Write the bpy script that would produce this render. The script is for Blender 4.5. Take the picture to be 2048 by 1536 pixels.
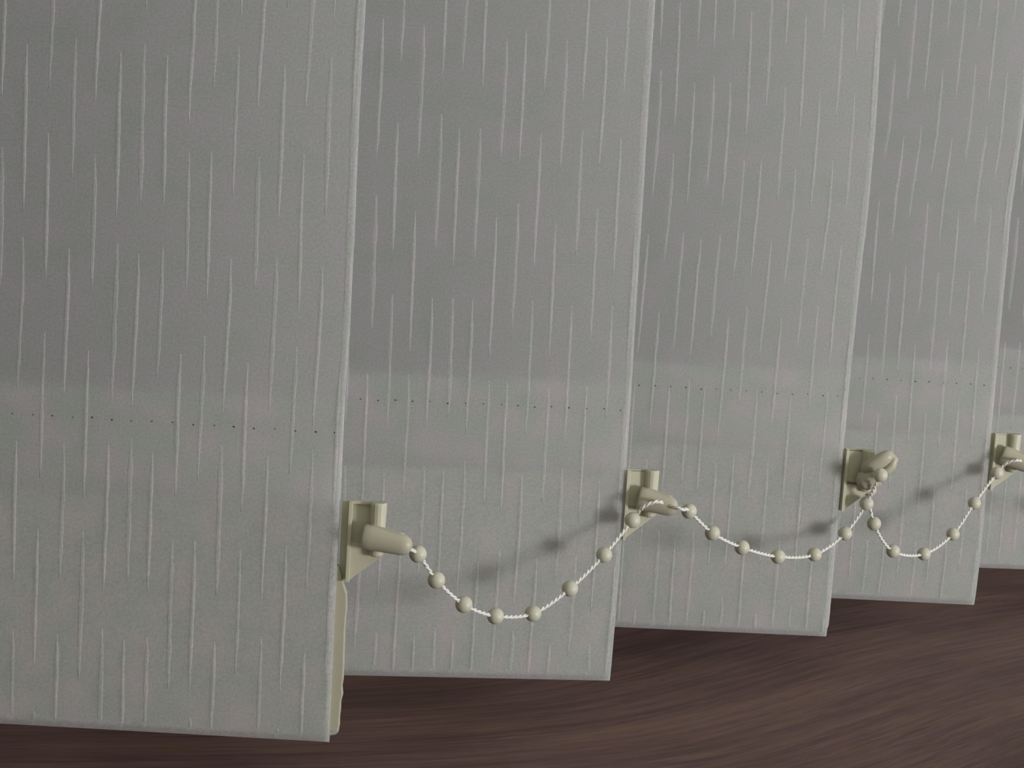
import bpy, bmesh, math, random
import numpy as np
from mathutils import Vector, Matrix

for o in list(bpy.data.objects):
    bpy.data.objects.remove(o, do_unlink=True)
scene = bpy.context.scene
COL = scene.collection
MM = 0.001

# ------------------------------------------------------------------ camera
cam_d = bpy.data.cameras.new('camera')
cam_d.lens = 62.568
cam_d.sensor_width = 36.0
cam_d.sensor_fit = 'HORIZONTAL'
cam_d.clip_start = 0.01
cam_d.clip_end = 50
cam = bpy.data.objects.new('camera', cam_d)
COL.objects.link(cam)
R = Matrix(((0.750505, 0.041706, -0.659548), (-0.658021, 0.139646, -0.739937), (0.061243, 0.989323, 0.132248)))
M = R.to_4x4()
M.translation = Vector((-0.3088902, -0.41965169, 0.19621165))
cam.matrix_world = M
scene.camera = cam

# ------------------------------------------------------------------ exposure, world, light
scene.view_settings.view_transform = 'Standard'
scene.view_settings.look = 'None'
scene.view_settings.exposure = 1.54
scene.view_settings.gamma = 1.0
scene.view_settings.use_curve_mapping = False

world = bpy.data.worlds.new('dim_room_light')
scene.world = world
world.use_nodes = True
wn, wl = world.node_tree.nodes, world.node_tree.links
wn.clear()
w_out = wn.new('ShaderNodeOutputWorld')
w_bg = wn.new('ShaderNodeBackground')
w_tc = wn.new('ShaderNodeTexCoord')
w_sep = wn.new('ShaderNodeSeparateXYZ')
wl.new(w_tc.outputs['Generated'], w_sep.inputs[0])
def w_ramp(sock, stops):
    r = wn.new('ShaderNodeValToRGB')
    m = wn.new('ShaderNodeMath'); m.operation = 'MULTIPLY_ADD'
    wl.new(sock, m.inputs[0]); m.inputs[1].default_value = 0.5; m.inputs[2].default_value = 0.5
    wl.new(m.outputs[0], r.inputs[0])
    els = r.color_ramp.elements
    els[0].position, els[0].color = stops[0][0], (*stops[0][1], 1)
    els[1].position, els[1].color = stops[-1][0], (*stops[-1][1], 1)
    for p, c in stops[1:-1]:
        e = els.new(p); e.color = (*c, 1)
    return r.outputs[0]
def w_mul(a, b):
    m = wn.new('ShaderNodeMix'); m.data_type = 'RGBA'; m.blend_type = 'MULTIPLY'
    m.inputs[0].default_value = 1
    wl.new(a, m.inputs[6]); wl.new(b, m.inputs[7])
    return m.outputs[2]
# room: bright above, dim below; greenish warm to the left, cool to the right; evening dark outdoors behind the window
wz = w_ramp(w_sep.outputs[2], [(0.0, (.16, .15, .14)), (0.45, (.42, .41, .39)), (0.62, (.72, .72, .72)), (1.0, (1, 1, 1))])
wx = w_ramp(w_sep.outputs[0], [(0.0, (.42, .43, .32)), (0.5, (.73, .74, .69)), (1.0, (1.0, 1.01, 1.10))])
wy = w_ramp(w_sep.outputs[1], [(0.0, (1, 1, 1)), (0.5, (.7, .7, .7)), (0.62, (.12, .12, .13)), (1.0, (.08, .08, .09))])
wl.new(w_mul(w_mul(wz, wx), wy), w_bg.inputs[0])
w_bg.inputs[1].default_value = 0.44
wl.new(w_bg.outputs[0], w_out.inputs[0])

# far window of the same room, behind and to the right of the photographer
ld = bpy.data.lights.new('opposite_window_daylight', 'AREA')
ld.shape = 'RECTANGLE'; ld.size = 0.20; ld.size_y = 0.24
ld.energy = 3.75
ld.color = (0.985, 0.975, 1.04)
lo = bpy.data.objects.new('opposite_window_daylight', ld)
COL.objects.link(lo)
lo.location = (0.44, -1.20, 0.085)
lo.rotation_euler = (Vector((0.25, 0, 0.1)) - lo.location).to_track_quat('-Z', 'Y').to_euler()

# ------------------------------------------------------------------ helpers
def mesh_obj(name, verts, faces, mat, parent=None, smooth=False, mats=None, midx=None, uvs=None):
    me = bpy.data.meshes.new(name)
    me.from_pydata([tuple(v) for v in verts], [], faces)
    if mats:
        for m in mats: me.materials.append(m)
        if midx: me.polygons.foreach_set('material_index', midx)
    else:
        me.materials.append(mat)
    if smooth is True:
        me.polygons.foreach_set('use_smooth', [True] * len(faces))
    elif smooth:
        me.polygons.foreach_set('use_smooth', smooth)
    me.update()
    o = bpy.data.objects.new(name, me)
    COL.objects.link(o)
    if parent: o.parent = parent
    return o

class MB:
    def __init__(s): s.v, s.f = [], []
    def add(s, v, f):
        n = len(s.v); s.v += [tuple(x) for x in v]; s.f += [tuple(i + n for i in q) for q in f]
    def box(s, x0, x1, y0, y1, z0, z1):
        v = [(x, y, z) for x in (x0, x1) for y in (y0, y1) for z in (z0, z1)]
        s.add(v, [(0, 1, 3, 2), (4, 6, 7, 5), (0, 4, 5, 1), (2, 3, 7, 6), (0, 2, 6, 4), (1, 5, 7, 3)])
    def prism(s, poly, y0, y1):      # poly in (x, z), counter-clockwise seen from the front (-y)
        n = len(poly)
        s.add([(x, y0, z) for x, z in poly] + [(x, y1, z) for x, z in poly],
              [tuple(range(n)), tuple(range(2 * n - 1, n - 1, -1))] +
              [(i, i + n, (i + 1) % n + n, (i + 1) % n) for i in range(n)])
    def loft(s, rings, cap=True):
        n = len(rings[0]); v = [p for r in rings for p in r]; f = []
        for k in range(len(rings) - 1):
            for i in range(n):
                j = (i + 1) % n
                f.append((k * n + i, k * n + j, (k + 1) * n + j, (k + 1) * n + i))
        if cap:
            f.append(tuple(reversed(range(n)))); m = (len(rings) - 1) * n
            f.append(tuple(m + i for i in range(n)))
        s.add(v, f)
    def build(s, name, mat, parent=None, smooth=False, bevel=0, seg=2, loc=None):
        o = mesh_obj(name, s.v, s.f, mat, parent, smooth)
        bm = bmesh.new(); bm.from_mesh(o.data); bmesh.ops.recalc_face_normals(bm, faces=bm.faces); bm.to_mesh(o.data); bm.free()
        if bevel:
            b = o.modifiers.new('bevel', 'BEVEL'); b.width = bevel; b.segments = seg; b.limit_method = 'ANGLE'
        if loc: o.location = loc
        return o

def tag(o, label=None, cat=None, group=None, kind=None):
    if label: o['label'] = label
    if cat: o['category'] = cat
    if group: o['group'] = group
    if kind: o['kind'] = kind
    return o

def empty(name, loc, rz=0.0):
    o = bpy.data.objects.new(name, None)
    COL.objects.link(o)
    o.location = loc; o.rotation_euler = (0, 0, rz); o.empty_display_size = 0.01
    return o

# ------------------------------------------------------------------ materials
def new_mat(name):
    m = bpy.data.materials.new(name); m.use_nodes = True
    nt = m.node_tree; nt.nodes.clear()
    out = nt.nodes.new('ShaderNodeOutputMaterial')
    return m, nt, out

def fabric_mat(name, col, trans=0.3, weave=True):
    m, nt, out = new_mat(name); N, L = nt.nodes, nt.links
    tc = N.new('ShaderNodeTexCoord')
    df = N.new('ShaderNodeBsdfPrincipled')
    df.inputs['Roughness'].default_value = 0.85
    df.inputs['Specular IOR Level'].default_value = 0.15
    tr = N.new('ShaderNodeBsdfTranslucent')
    mx = N.new('ShaderNodeMixShader'); mx.inputs[0].default_value = trans
    L.new(df.outputs[0], mx.inputs[1]); L.new(tr.outputs[0], mx.inputs[2]); L.new(mx.outputs[0], out.inputs[0])
    # faint unevenness of the cloth dye
    n1 = N.new('ShaderNodeTexNoise'); n1.inputs['Scale'].default_value = 95; n1.inputs['Detail'].default_value = 5
    n2 = N.new('ShaderNodeTexNoise'); n2.inputs['Scale'].default_value = 1500; n2.inputs['Detail'].default_value = 2
    L.new(tc.outputs['Object'], n1.inputs['Vector']); L.new(tc.outputs['Object'], n2.inputs['Vector'])
    c1 = N.new('ShaderNodeMix'); c1.data_type = 'RGBA'
    c1.inputs[6].default_value = (col[0] * .97, col[1] * .99, col[2] * .975, 1)
    c1.inputs[7].default_value = (col[0] * 1.025, col[1] * 1.0, col[2] * 1.02, 1)
    r1 = N.new('ShaderNodeMapRange'); r1.inputs[1].default_value = .35; r1.inputs[2].default_value = .65
    L.new(n1.outputs['Fac'], r1.inputs[0]); L.new(r1.outputs[0], c1.inputs[0])
    r2 = N.new('ShaderNodeMapRange'); r2.inputs[1].default_value = .2; r2.inputs[2].default_value = .8
    r2.inputs[3].default_value = .87; r2.inputs[4].default_value = 1.12
    L.new(n2.outputs['Fac'], r2.inputs[0])
    c2 = N.new('ShaderNodeMix'); c2.data_type = 'RGBA'; c2.blend_type = 'MULTIPLY'; c2.inputs[0].default_value = 1
    L.new(c1.outputs[2], c2.inputs[6]); L.new(r2.outputs[0], c2.inputs[7])
    L.new(c2.outputs[2], df.inputs['Base Color']); L.new(c2.outputs[2], tr.inputs['Color'])
    if weave:
        # plain weave: warp and weft threads as bump
        w1 = N.new('ShaderNodeTexWave'); w1.bands_direction = 'Z'; w1.inputs['Scale'].default_value = 620
        w1.inputs['Distortion'].default_value = 1.5; w1.inputs['Detail'].default_value = 2
        w2 = N.new('ShaderNodeTexWave'); w2.bands_direction = 'X'; w2.inputs['Scale'].default_value = 520
        w2.inputs['Distortion'].default_value = 1.5; w2.inputs['Detail'].default_value = 2
        L.new(tc.outputs['Object'], w1.inputs['Vector']); L.new(tc.outputs['Object'], w2.inputs['Vector'])
        ad = N.new('ShaderNodeMath'); ad.operation = 'ADD'
        L.new(w1.outputs['Fac'], ad.inputs[0]); L.new(w2.outputs['Fac'], ad.inputs[1])
        bp = N.new('ShaderNodeBump'); bp.inputs['Strength'].default_value = 0.45; bp.inputs['Distance'].default_value = 0.00008
        L.new(ad.outputs[0], bp.inputs['Height'])
        L.new(bp.outputs[0], df.inputs['Normal'])
    return m

def plastic_mat(name, col, rough=.42, var=.06, sss=0.15):
    m, nt, out = new_mat(name); N, L = nt.nodes, nt.links
    p = N.new('ShaderNodeBsdfPrincipled')
    p.inputs['Roughness'].default_value = rough
    p.inputs['Specular IOR Level'].default_value = 0.35
    p.inputs['Subsurface Weight'].default_value = sss
    p.inputs['Subsurface Radius'].default_value = (0.0016, 0.0014, 0.0009)
    p.inputs['Subsurface Scale'].default_value = 1.0
    tc = N.new('ShaderNodeTexCoord'); n = N.new('ShaderNodeTexNoise'); n.inputs['Scale'].default_value = 260
    L.new(tc.outputs['Object'], n.inputs['Vector'])
    c = N.new('ShaderNodeMix'); c.data_type = 'RGBA'
    c.inputs[6].default_value = (*[x * (1 - var) for x in col], 1); c.inputs[7].default_value = (*[min(1, x * (1 + var)) for x in col], 1)
    L.new(n.outputs['Fac'], c.inputs[0]); L.new(c.outputs[2], p.inputs['Base Color'])
    L.new(p.outputs[0], out.inputs[0])
    return m

M_FAB = fabric_mat('ivory_woven_fabric', (.92, .925, .905), .88)
M_SLUB = fabric_mat('ivory_slub_yarn', (.87, .872, .85), .835, weave=False)
M_FLOAT = fabric_mat('ivory_buried_yarn', (.895, .90, .88), .845, weave=False)
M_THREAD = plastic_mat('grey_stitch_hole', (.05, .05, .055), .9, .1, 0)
M_WEIGHT = plastic_mat('cream_plastic_weight', (.49, .475, .35), .45)
M_PLATE = plastic_mat('grey_white_plastic_plate', (.365, .36, .335), .5)
M_CONN = plastic_mat('ivory_plastic_connector', (.41, .39, .285), .38)
M_BEAD = plastic_mat('ivory_plastic_bead', (.51, .495, .385), .4)
M_CORD = plastic_mat('white_twisted_cord', (.72, .705, .64), .5, .04, 0)

def wood_mat():
    m, nt, out = new_mat('dark_brown_wood_grain'); N, L = nt.nodes, nt.links
    p = N.new('ShaderNodeBsdfPrincipled'); p.inputs['Roughness'].default_value = .50
    p.inputs['Specular IOR Level'].default_value = 0.3
    L.new(p.outputs[0], out.inputs[0])
    uv = N.new('ShaderNodeUVMap'); uv.uv_map = 'grain'
    def noise(sx, sy, detail, rough=.55, dist=0.0):
        mp = N.new('ShaderNodeMapping'); mp.inputs['Scale'].default_value = (sx, sy, 1)
        L.new(uv.outputs[0], mp.inputs[0])
        n = N.new('ShaderNodeTexNoise'); n.inputs['Scale'].default_value = 1; n.inputs['Detail'].default_value = detail
        n.inputs['Roughness'].default_value = rough; n.inputs['Distortion'].default_value = dist
        L.new(mp.outputs[0], n.inputs['Vector']); return n.outputs['Fac']
    broad = noise(6, 45, 3, .5, .4)
    mid = noise(12, 330, 4, .6, .3)
    fine = noise(45, 1500, 3, .65)
    pores = noise(60, 1500, 2, .5)
    def madd(a, k, b):
        x = N.new('ShaderNodeMath'); x.operation = 'MULTIPLY_ADD'
        L.new(a, x.inputs[0]); x.inputs[1].default_value = k
        if isinstance(b, (int, float)): x.inputs[2].default_value = b
        else: L.new(b, x.inputs[2])
        return x.outputs[0]
    t = madd(broad, .6, madd(mid, .70, madd(fine, .75, -.52)))
    r = N.new('ShaderNodeValToRGB'); L.new(t, r.inputs[0])
    e = r.color_ramp.elements
    e[0].position = .20; e[0].color = (.064, .032, .028, 1)
    e[1].position = .85; e[1].color = (.222, .132, .096, 1)
    for pos, c in ((.38, (.094, .049, .044)), (.52, (.134, .075, .062)), (.66, (.168, .100, .076))):
        x = e.new(pos); x.color = (*c, 1)
    hue = noise(20, 200, 4, .7)
    hr = N.new('ShaderNodeValToRGB'); L.new(hue, hr.inputs[0])
    hr.color_ramp.elements[0].position = .35; hr.color_ramp.elements[0].color = (1.08, .95, 1.16, 1)
    hr.color_ramp.elements[1].position = .65; hr.color_ramp.elements[1].color = (1.0, 1.06, .86, 1)
    c = N.new('ShaderNodeMix'); c.data_type = 'RGBA'; c.blend_type = 'MULTIPLY'; c.inputs[0].default_value = 1
    L.new(r.outputs[0], c.inputs[6]); L.new(hr.outputs[0], c.inputs[7])
    pr = N.new('ShaderNodeMapRange'); pr.inputs[1].default_value = .30; pr.inputs[2].default_value = .42
    pr.inputs[3].default_value = .55; pr.inputs[4].default_value = 1.0; L.new(pores, pr.inputs[0])
    c2 = N.new('ShaderNodeMix'); c2.data_type = 'RGBA'; c2.blend_type = 'MULTIPLY'; c2.inputs[0].default_value = 1
    L.new(c.outputs[2], c2.inputs[6]); L.new(pr.outputs[0], c2.inputs[7])
    L.new(c2.outputs[2], p.inputs['Base Color'])
    bp = N.new('ShaderNodeBump'); bp.inputs['Strength'].default_value = .25; bp.inputs['Distance'].default_value = .0002
    L.new(mid, bp.inputs['Height']); L.new(bp.outputs[0], p.inputs['Normal'])
    return m
M_WOOD = wood_mat()

def simple_mat(name, col, rough=.6, scale=30):
    m, nt, out = new_mat(name); N, L = nt.nodes, nt.links
    p = N.new('ShaderNodeBsdfPrincipled'); p.inputs['Roughness'].default_value = rough
    tc = N.new('ShaderNodeTexCoord'); n = N.new('ShaderNodeTexNoise'); n.inputs['Scale'].default_value = scale
    L.new(tc.outputs['Object'], n.inputs['Vector'])
    c = N.new('ShaderNodeMix'); c.data_type = 'RGBA'
    c.inputs[6].default_value = (*[x * .95 for x in col], 1); c.inputs[7].default_value = (*[x * 1.04 for x in col], 1)
    L.new(n.outputs['Fac'], c.inputs[0]); L.new(c.outputs[2], p.inputs['Base Color'])
    L.new(p.outputs[0], out.inputs[0]); return m
M_WALL = simple_mat('matt_wall_plaster', (.50, .49, .46), .85)
M_FRAME = simple_mat('brown_window_frame', (.16, .10, .075), .5)
mg, ntg, outg = new_mat('window_glass')
g = ntg.nodes.new('ShaderNodeBsdfPrincipled'); g.inputs['Transmission Weight'].default_value = 1
g.inputs['Roughness'].default_value = .0; g.inputs['IOR'].default_value = 1.45
ntg.links.new(g.outputs[0], outg.inputs[0]); M_GLASS = mg

# ------------------------------------------------------------------ setting
# sill top at z = 0; grain direction of the veneer swings along x
xs = np.linspace(-0.60, 1.50, 211); ys = np.linspace(-0.30, 0.135, 12)
gx = np.interp(xs, [-.6, -.2, -.03, .05, .10, .15, .20, .235, .29, .40, .60, 1.0, 1.5],
               [-.10, -.50, -.58, -.41, -.25, .02, .08, .10, -.03, -.12, -.05, .10, 0])
gi = np.concatenate([[0], np.cumsum((gx[1:] + gx[:-1]) / 2 * np.diff(xs))])
V, F, UVv = [], [], []
T = 0.028
for z in (0, -T):
    for j, y in enumerate(ys):
        for i, x in enumerate(xs):
            V.append((x, y, z)); UVv.append((x, y - gi[i] + (z * 1.0)))
nx, ny = len(xs), len(ys); off = nx * ny
for j in range(ny - 1):
    for i in range(nx - 1):
        a = j * nx + i
        F.append((a, a + 1, a + nx + 1, a + nx)); F.append((off + a, off + a + nx, off + a + nx + 1, off + a + 1))
for i in range(nx - 1):
    F.append((i, off + i, off + i + 1, i + 1)); a = (ny - 1) * nx + i; F.append((a, a + 1, off + a + 1, off + a))
for j in range(ny - 1):
    a = j * nx; F.append((a, a + nx, off + a + nx, off + a)); a += nx - 1; F.append((a, off + a, off + a + nx, a + nx))
sill = mesh_obj('trim_1', V, F, M_WOOD)
uvl = sill.data.uv_layers.new(name='grain')
for lp in sill.data.loops:
    uvl.data[lp.index].uv = UVv[lp.vertex_index]
tag(sill, 'dark reddish brown wood-grain window sill below the blind', 'window sill', kind='structure')

b = MB(); b.box(-.60, 1.50, -.27, .135, -.85, -.028); tag(b.build('wall_back', M_WALL), 'plain wall below the wooden window sill', 'wall', kind='structure')
b = MB(); b.box(-.60, -.34, -.27, .135, 0, .80); tag(b.build('wall_left', M_WALL), 'window reveal wall left of the blind', 'wall', kind='structure')
b = MB(); b.box(1.30, 1.50, -.27, .135, 0, .80); tag(b.build('wall_right', M_WALL), 'window reveal wall right of the blind', 'wall', kind='structure')
win = tag(empty('window_1', (0.48, .16, -.0)), 'brown framed window closed off by the blind', 'window', kind='structure')
b = MB()
b.box(-1.08, 1.02, -.025, .025, -.028, .05); b.box(-1.08, 1.02, -.025, .025, .75, .80)
b.box(-1.08, -.76, -.025, .025, .05, .75); b.box(.76, 1.02, -.025, .025, .05, .75)
b.build('window_frame', M_FRAME, win, bevel=.002)
b = MB(); b.box(-.765, .765, -.003, .003, .045, .755); b.build('pane', M_GLASS, win)

# ------------------------------------------------------------------ vanes
# the cloth repeats every 115 mm up and carries a slub yarn every 6.72 mm across:
# top of the raised float of each yarn, above the hem edge of the first vane
TOPS = [114.5, 143.5, 176, 201.5, 115, 144, 176, 115, 202, 144, 202, 115.3, 144, 177, 202.4, 115, 144, 202, 176]
PER = 115.0
HGT = 560.0
EDGE = [  # (z, s): how the cut edge wanders, mm
    [(0, 0), (75, -.2), (105, -.2), (135, .3), (193, -.2), (221, .2), (560, .2)],
    [(0, .2), (47, .8), (99, .5), (159, -.2), (232, -.8), (560, -1)],
    [(0, -.6), (90, -.3), (140, .3), (165, 1.1), (200, 1.1), (245, -.3), (560, -.3)],
    [(0, -.2), (16, .3), (114, -.5), (173, -1.0), (198, .4), (560, .5)],
    [(0, 0), (560, 0)]]
VANES = [  # foot x, foot z, angle deg, slub phase mm, weight overhang mm, bracket shift mm
    (0.0, .01398, -40.771, 0.0, 3.1, 0.0),
    (.11883, .01458, -33.802, 42.5, 0.2, -1.7),
    (.23851, .01368, -38.205, 8.5, 0.2, -1.9),
    (.33756, .01381, -38.650, 81.5, 0.2, -1.2),
    (.45968, .01395, -35.084, 20.0, 0.2, -1.5)]
WID = 127.0
HEM = 103.5
STITCH = 95.3

def make_fabric(k, phase, parent, seed):
    rnd = random.Random(seed)
    ez = [p[0] for p in EDGE[k]]; es = [p[1] for p in EDGE[k]]
    du = lambda z: float(np.interp(z, ez, es))
    V, F, MI, SM = [], [], [], []
    # folded sheet profile: (y back, z) centre line, thickness .5 mm
    cl = [(.25, z) for z in np.linspace(HGT, 108, 24)] + [(.25, 100), (.25, 90), (.2, 76), (.0, 60), (.0, 40), (.05, 20), (.2, 6), (.45, 2.4)]
    r = 1.35
    for a in np.linspace(20, 160, 8):
        cl.append((1.75 - r * math.cos(math.radians(a)), 1.6 - r * math.sin(math.radians(a))))
    cl += [(3.1, 2.4), (3.35, 6), (3.4, 20), (3.4, 66), (2.6, 78), (1.1, 88), (.85, STITCH), (.9, 99), (1.05, HEM)]
    cl = np.array(cl); n = len(cl)
    tan = np.gradient(cl, axis=0); tan /= np.linalg.norm(tan, axis=1)[:, None]
    nor = np.stack([tan[:, 1], -tan[:, 0]], 1)          # points to the front on the front sheet
    outer = cl + nor * .25; inner = cl - nor * .25
    ucols = [0, -.6, -3.2] + list(np.linspace(-10, -WID, 9))
    nu = len(ucols)
    for side in (outer, inner):
        for (y, z) in side:
            for u in ucols:
                V.append(((u + du(max(z, 0))) * MM, y * MM, z * MM))
    o2 = n * nu
    for i in range(n - 1):
        for j in range(nu - 1):
            a = i * nu + j
            F.append((a, a + 1, a + nu + 1, a + nu)); MI.append(0); SM.append(True)
            F.append((o2 + a, o2 + a + nu, o2 + a + nu + 1, o2 + a + 1)); MI.append(0); SM.append(True)
        for a in (i * nu, i * nu + nu - 1):
            F.append((a, a + nu, o2 + a + nu, o2 + a)); MI.append(0); SM.append(False)
    for i in (0, n - 1):
        for j in range(nu - 1):
            a = i * nu + j
            F.append((a, a + 1, o2 + a + 1, o2 + a)); MI.append(0); SM.append(False)
    yf = lambda z: float(np.interp(z, [0.3, 2.4, 6, 20, 40, 60, 76, 90], [.9, .22, -.04, -.20, -.25, -.25, -.05, 0]))
    def ridge(s, z1, z0, w, h, seg=3.0, mi=1):
        z0 = max(z0, .8); z1 = min(z1, HGT)
        if z1 - z0 < 2: return
        m = max(4, int((z1 - z0) / seg)); base = len(V)
        wob = rnd.uniform(-.15, .15); 
        for q in range(m + 1):
            t = q / m; z = z1 + (z0 - z1) * t
            ends = min(1, t * 5 if z1 < HGT else 1, (1 - t) * 4 + (.5 if z0 <= .81 else 0))
            ww = w * (.35 + .65 * ends) * rnd.uniform(.72, 1.2); hh = h * (.25 + .75 * ends) * rnd.uniform(.8, 1.1)
            c = s + du(z) + wob * math.sin(t * 5) + rnd.uniform(-.05, .05); y = yf(z)
            for (dx, dy) in ((-.5, .12 / max(hh, .05)), (-.42, -.55), (-.16, -1), (.16, -1), (.42, -.55), (.5, .12 / max(hh, .05))):
                V.append(((c + dx * ww) * MM, (y + (dy * hh if dy < 0 else .1)) * MM, z * MM))
        for q in range(m):
            for e in range(5):
                a = base + q * 6 + e
                F.append((a, a + 6, a + 7, a + 1)); MI.append(mi); SM.append(True)
        F.append(tuple(base + e for e in range(6))); MI.append(mi); SM.append(False)
        F.append(tuple(base + m * 6 + e for e in reversed(range(6)))); MI.append(mi); SM.append(False)
    for c, top in enumerate(TOPS):
        s = -2.0 - 6.72 * c
        for rep in range(-3, 6):
            t = top + phase + PER * rep + rnd.uniform(-1, 1)
            ridge(s + rnd.uniform(-.25, .25), t, t - rnd.uniform(42, 47), 1.15, .27)
            ridge(s + rnd.uniform(-.35, .35) + .2, t - rnd.uniform(54, 58), t - rnd.uniform(94, 102), rnd.uniform(1.2, 1.7), .09, 3.0, 2)
    ridge(-1.4, HGT, 1, 2.6, .10, 6.0, 2)
    return mesh_obj('fabric', V, F, None, parent, SM, [M_FAB, M_SLUB, M_FLOAT], MI)

def make_stitching(k, parent):
    ez = [p[0] for p in EDGE[k]]; es = [p[1] for p in EDGE[k]]
    d = float(np.interp(STITCH, ez, es)); b = MB()
    rnd = random.Random(40 + k); x = -1.4 if k == 4 else -2.5 - k * .8
    while x > -WID + 2:
        cx = (x + d) * MM; z0 = (STITCH + rnd.uniform(-.25, .25)) * MM; rr = rnd.uniform(.17, .27) * MM
        ring = lambda y, q: [(cx + q * 1.25 * math.cos(a), y, z0 + q * math.sin(a)) for a in np.linspace(0, 2 * math.pi, 9)[:-1]]
        b.loft([ring(.0001, rr), ring(-.00006, rr), ring(-.0001, rr * .6)])
        x -= 5.9 + rnd.uniform(-.3, .3)
    return b.build('stitching', M_THREAD, parent)

def rounded(poly, r, seg=4):
    out = []; n = len(poly)
    for i in range(n):
        p0, p, p1 = Vector(poly[i - 1]), Vector(poly[i]), Vector(poly[(i + 1) % n])
        a = (p0 - p).normalized(); c = (p1 - p).normalized()
        rr = r[i] if isinstance(r, (list, tuple)) else r
        if rr <= 0: out.append(tuple(p)); continue
        for t in np.linspace(0, 1, seg + 1):
            q = (p + a * rr) * (1 - t) ** 2 + p * 2 * t * (1 - t) + (p + c * rr) * t * t
            out.append(tuple(q))
    return out

def make_weight(k, over, sh, parent):
    """cream plastic plate in the hem pocket with its end bracket"""
    rnd = random.Random(70 + k); b = MB()
    # plate outline, slightly uneven where it peeps out beside the cloth
    edge = []
    for z in np.linspace(5, 46, 18):
        w = over * (1.0 - .22 * max(0, (16 - z) / 16)) + rnd.uniform(-.22, .22) * (1 if over > 1 else .3)
        edge.append((w, z))
    poly = [(-WID + 3, 2.2), (over - 3.0, 2.2), (over - 1.2, 2.6), (over - .3, 3.6)] + edge + [(over * .6, 49), (-.4, 51), (-.6, 73), (-WID + 3, 73)]
    poly = [(x * MM, z * MM) for x, z in poly]
    b.prism(poly, .75 * MM, 2.7 * MM)
    w = b.build('bottom_weight', M_PLATE, parent, bevel=.0004)
    if over > 1:      # moulded cream lip that peeps out beside the cloth
        e = MB()
        lip = [(-.8, 4.0), (over - 2.2, 3.4), (over - .9, 3.9), (over - .1, 5.2)] + [(x + .25, z + .6) for x, z in edge[1:]] + [(over * .55, 50.5), (.4, 55), (-.6, 55)]
        e.prism([(x * MM, z * MM) for x, z in lip], .55 * MM, 2.9 * MM)
        o = e.build('plate_lip', M_CONN, w, bevel=.0004)
        o['label'] = 'cream plastic lip showing beside the cloth'
    c = MB(); s = sh
    web = rounded([((s + .3), 49.6), ((s + 3.0), 50.2), ((s + 3.0), 74.6), ((s + .3), 74.5)], .3)
    c.prism([(x * MM, z * MM) for x, z in web], 2.6 * MM, 2.95 * MM)
    c.box((s + 3.0) * MM, (s + 13.4) * MM, (1.2 if k == 0 else .2) * MM, 2.2 * MM, 61.0 * MM, 74.9 * MM)       # thin web
    c.box((s + 2.6) * MM, (s + 3.7) * MM, -1.0 * MM, 2.8 * MM, 50.5 * MM, 74.8 * MM)      # rib
    c.box((s + 2.6) * MM, (s + 13.6) * MM, .2 * MM, 2.0 * MM, 74.2 * MM, 75.1 * MM)       # top rim
    c.prism([(x * MM, z * MM) for x, z in [(s + 3.5, 50.8), (s + 14.6, 60.0), (s + 14.4, 61.2), (s + 3.5, 62.6)]], .2 * MM, 2.4 * MM)
    br = c.build('chain_bracket', M_WEIGHT, w, bevel=.0003)
    pg = MB()
    rg = lambda z, r: [((s + 11.4 + r * math.cos(a)) * MM, (-.1 + r * math.sin(a)) * MM, z * MM) for a in np.linspace(0, 2 * math.pi, 17)[:-1]]
    pg.loft([rg(58.8, 1.6), rg(59.4, 2.1), rg(74.6, 2.5), rg(75.2, 2.2)])
    pg.box((s + 9.2) * MM, (s + 13.6) * MM, -.9 * MM, 1.8 * MM, 60.5 * MM, 75.1 * MM)
    pg.build('peg', M_WEIGHT, w, bevel=.0002)
    return w

LABELS = [
    'ivory slubbed fabric vane furthest left, cream weight plate showing at its right edge',
    'ivory fabric vane just right of the leftmost one, longest sag of bead chain before it',
    'middle ivory slubbed fabric vane, shallow sag of bead chain crossing it',
    'ivory slubbed fabric vane second from the right, narrow steep loop of bead chain before it',
    'ivory slubbed fabric vane cut off by the right edge of the photo']
vanes = []
for k, (fx, fz, ang, ph, over, sh) in enumerate(VANES):
    root = empty('vertical_blind_vane', (fx, 0, fz), math.radians(ang))
    tag(root, LABELS[k], 'blind vane', 'overlapping vanes of the vertical blind')
    make_fabric(k, ph, root, 11 + k)
    make_stitching(k, root)
    make_weight(k, over, sh, root)
    vanes.append(root)

# ------------------------------------------------------------------ bead chain
chain = empty('bead_chain', (0.0249, -.007, .0716))
tag(chain, 'ivory bead chain on twisted cord linking the vane bottoms', 'chain')
C0 = Vector(chain.location)

def vane_pt(k, s, y, z):
    fx, fz, ang = VANES[k][:3]; a = math.radians(ang)
    return Vector((fx, 0, fz)) + Vector((math.cos(a) * s - math.sin(a) * y, math.sin(a) * s + math.cos(a) * y, z)) * MM

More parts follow.
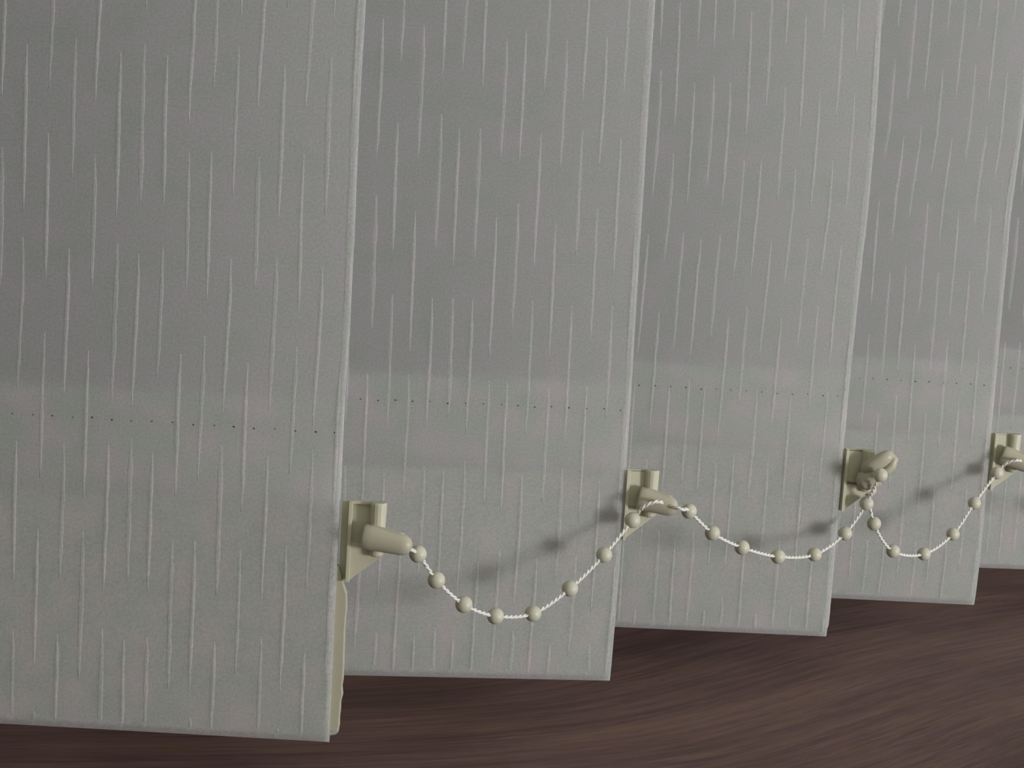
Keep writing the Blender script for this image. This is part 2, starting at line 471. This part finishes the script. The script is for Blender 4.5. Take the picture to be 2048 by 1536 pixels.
def connector(k, s0, y0, z0, s1, y1, z1, r0=3.3, r1=2.5, flat=.8, name='connector'):
    """tapered rounded barrel that snaps over the peg, from (s0,y0,z0) to (s1,y1,z1) in the vane's frame"""
    A, B = vane_pt(k, s0, y0, z0), vane_pt(k, s1, y1, z1)
    d = (B - A); L = d.length / MM; d.normalize()
    up = Vector((0, 0, 1)); side = d.cross(up).normalized(); up = side.cross(d).normalized()
    b = MB(); rings = []
    prof = [(0, .82), (.015, .93), (.05, 1.0), (.20, 1.02), (.40, 1.0), (.60, 1.0), (.78, .99), (.86, .95), (.93, .80), (.975, .56), (1.0, .25)]
    for t, q in prof:
        r = (r0 + (r1 - r0) * t) * q * MM; c = A + d * (L * t * MM)
        rings.append([c - C0 + side * (r * flat * math.cos(a)) + up * (r * math.sin(a)) for a in np.linspace(0, 2 * math.pi, 25)[:-1]])
    b.loft(rings)
    # raised moulding seam along the top and a small notch lip by the peg
    for lo_t, hi_t in ((.10, .80),):
        rs = []
        for t in np.linspace(lo_t, hi_t, 8):
            r = (r0 + (r1 - r0) * t) * MM; c = A + d * (L * t * MM) + up * (r * 1.0) * (1.0)
            rs.append([c - C0 + side * (.45 * MM * math.cos(a)) + up * (.28 * MM * math.sin(a)) for a in np.linspace(0, 2 * math.pi, 9)[:-1]])
        b.loft(rs)
    return b.build(name, M_CONN, chain, smooth=True)

def split_connector(k):
    """the third connector is turned up: round socket below, open forked lip above"""
    b = MB()
    def blob(pts, flat=.8, n=24):
        rings = []
        P = [vane_pt(k, *p[:3]) for p in pts]
        for i, p in enumerate(pts):
            d = (P[min(i + 1, len(P) - 1)] - P[max(i - 1, 0)]).normalized()
            side = d.cross(Vector((0.3, -.95, .05))).normalized(); up = side.cross(d).normalized()
            rings.append([P[i] - C0 + side * (p[3] * MM * math.cos(a)) + up * (p[3] * flat * MM * math.sin(a)) for a in np.linspace(0, 2 * math.pi, n + 1)[:-1]])
        b.loft(rings)
    blob([(5.2, -1.8, 65.0, .8), (5.8, -2.0, 64.9, 2.8), (7.2, -2.6, 64.6, 4.2), (9.4, -3.6, 64.3, 4.5), (11.6, -4.4, 64.6, 4.1), (13.2, -5.0, 65.2, 2.8), (14.0, -5.2, 65.6, 1.0)])
    blob([(6.6, -2.6, 66.2, 1.4), (8.2, -3.2, 68.0, 3.2), (10.6, -4.0, 69.8, 3.8), (13.4, -4.8, 71.8, 3.8), (15.8, -5.4, 73.6, 3.4), (17.8, -5.7, 74.8, 2.0)], .8)
    blob([(16.6, -5.6, 74.6, 1.6), (17.9, -5.9, 72.8, 2.0), (17.2, -6.0, 70.2, 2.1), (15.6, -6.1, 68.2, 2.0), (13.6, -6.2, 66.8, 1.4)], .9)
    return b.build('connector', M_CONN, chain, smooth=True)

connector(0, 7.2, -1.9, 65.2, 22.0, -3.6, 63.0, 3.9, 3.1)
connector(1, 5.2, -1.9, 65.8, 18.0, -6.0, 63.2, 4.1, 3.2)
split_connector(2)
connector(3, 4.6, -1.9, 66.6, 17.0, -6.0, 62.2, 4.1, 3.2)
connector(4, 6.2, -1.9, 66.0, 20.0, -4.5, 63.4, 3.9, 3.0)

B1 = [(.0249, -.007, .0716), (.0328, -.007, .0625), (.0445, -.007, .0533), (.058, -.007, .0478), (.0742, -.007, .0465), (.0901, -.007, .0529), (.1049, -.007, .0627), (.1173, -.007, .0734)]
B2 = [(.1452, -.007, .074), (.1583, -.007, .0649), (.1749, -.007, .0579), (.1955, -.007, .0523), (.2168, -.007, .0508), (.2343, -.007, .0572), (.2434, -.009, .0685), (.2404, -.0165, .0812)]
B3 = [(.2506, -.0045, .0725), (.2527, -.0065, .0592), (.266, -.007, .0469), (.287, -.007, .0435), (.3059, -.007, .0498), (.3192, -.007, .0616), (.3336, -.007, .0732)]
B4 = [(x + .3434, y, z) for x, y, z in B1]
B1, B2, B3, B4 = [[Vector(p) for p in q] for q in (B1, B2, B3, B4)]
rb = .00272
def sphere_mesh():
    me = bpy.data.meshes.new('bead'); bm = bmesh.new()
    bmesh.ops.create_uvsphere(bm, u_segments=28, v_segments=18, radius=rb)
    for v in bm.verts:      # drilled ends: small flats where the cord enters
        if abs(v.co.z) > rb * .93: v.co.z = math.copysign(rb * .93, v.co.z)
    for f in bm.faces: f.smooth = True
    bm.to_mesh(me); bm.free(); me.materials.append(M_BEAD); return me
bead_me = sphere_mesh()

def spline(pts, step=.00028):
    P = [pts[0] * 2 - pts[1]] + list(pts) + [pts[-1] * 2 - pts[-2]]
    out = []
    for i in range(1, len(P) - 2):
        L = (P[i + 1] - P[i]).length; m = max(2, int(L / step))
        for q in range(m):
            t = q / m; a, b_, c, d = P[i - 1:i + 3]
            out.append(.5 * ((2 * b_) + (c - a) * t + (2 * a - 5 * b_ + 4 * c - d) * t * t + (3 * b_ - a - 3 * c + d) * t ** 3))
    out.append(P[-2]); return out

def cord(pts, phase=0):
    path = spline(pts); b = MB()
    n = len(path); up0 = Vector((0, -1, 0)); s = 0.0; frames = []
    for i in range(n):
        d = (path[min(i + 1, n - 1)] - path[max(i - 1, 0)]).normalized()
        x = d.cross(up0).normalized(); y = x.cross(d).normalized(); up0 = y
        if i: s += (path[i] - path[i - 1]).length
        frames.append((x, y, s))
    for st in (0, math.pi):
        c = [path[i] + (f[0] * math.cos(f[2] / .0040 * 2 * math.pi + st + phase) + f[1] * math.sin(f[2] / .0040 * 2 * math.pi + st + phase)) * .00030 for i, f in enumerate(frames)]
        rings = []
        for i in range(n):
            d = (c[min(i + 1, n - 1)] - c[max(i - 1, 0)]).normalized()
            x = d.cross(frames[i][1]).normalized(); y = x.cross(d).normalized()
            rings.append([c[i] - C0 + (x * math.cos(a) + y * math.sin(a)) * .00036 for a in np.linspace(0, 2 * math.pi, 8)[:-1]])
        b.loft(rings)
    return b.build('cord', M_CORD, chain, smooth=True)

cord([vane_pt(0, 19, -4.8, 63.4)] + B1 + [vane_pt(1, 5.5, -9.0, 63.8), vane_pt(1, 9.2, -9.6, 65.9), vane_pt(1, 12.2, -8.6, 65.6)])
cord([vane_pt(1, 15.0, -7.5, 64.3), vane_pt(1, 19.2, -9.0, 63.6)] + B2 + [vane_pt(2, 15.2, -6.8, 66.6)], 1)
cord([vane_pt(2, 13.4, -3.6, 66.0), vane_pt(2, 14.0, -3.4, 62.5)] + B3 + [vane_pt(3, 4.6, -8.4, 63.6), vane_pt(3, 8.0, -9.6, 65.3), vane_pt(3, 11.0, -8.2, 65.2)], 2)
cord([vane_pt(3, 15.0, -7.0, 63.4)] + B4 + [vane_pt(4, 6.5, -8.8, 64.0), vane_pt(4, 11.5, -7.6, 65.2)], .5)
for seq in (B1, B2, B3, B4):
    for i, p in enumerate(seq):
        o = bpy.data.objects.new('bead', bead_me); COL.objects.link(o); o.parent = chain
        o.location = p - C0
        d = (seq[min(i + 1, len(seq) - 1)] - seq[max(i - 1, 0)]).normalized()
        o.rotation_euler = d.to_track_quat('Z', 'Y').to_euler()
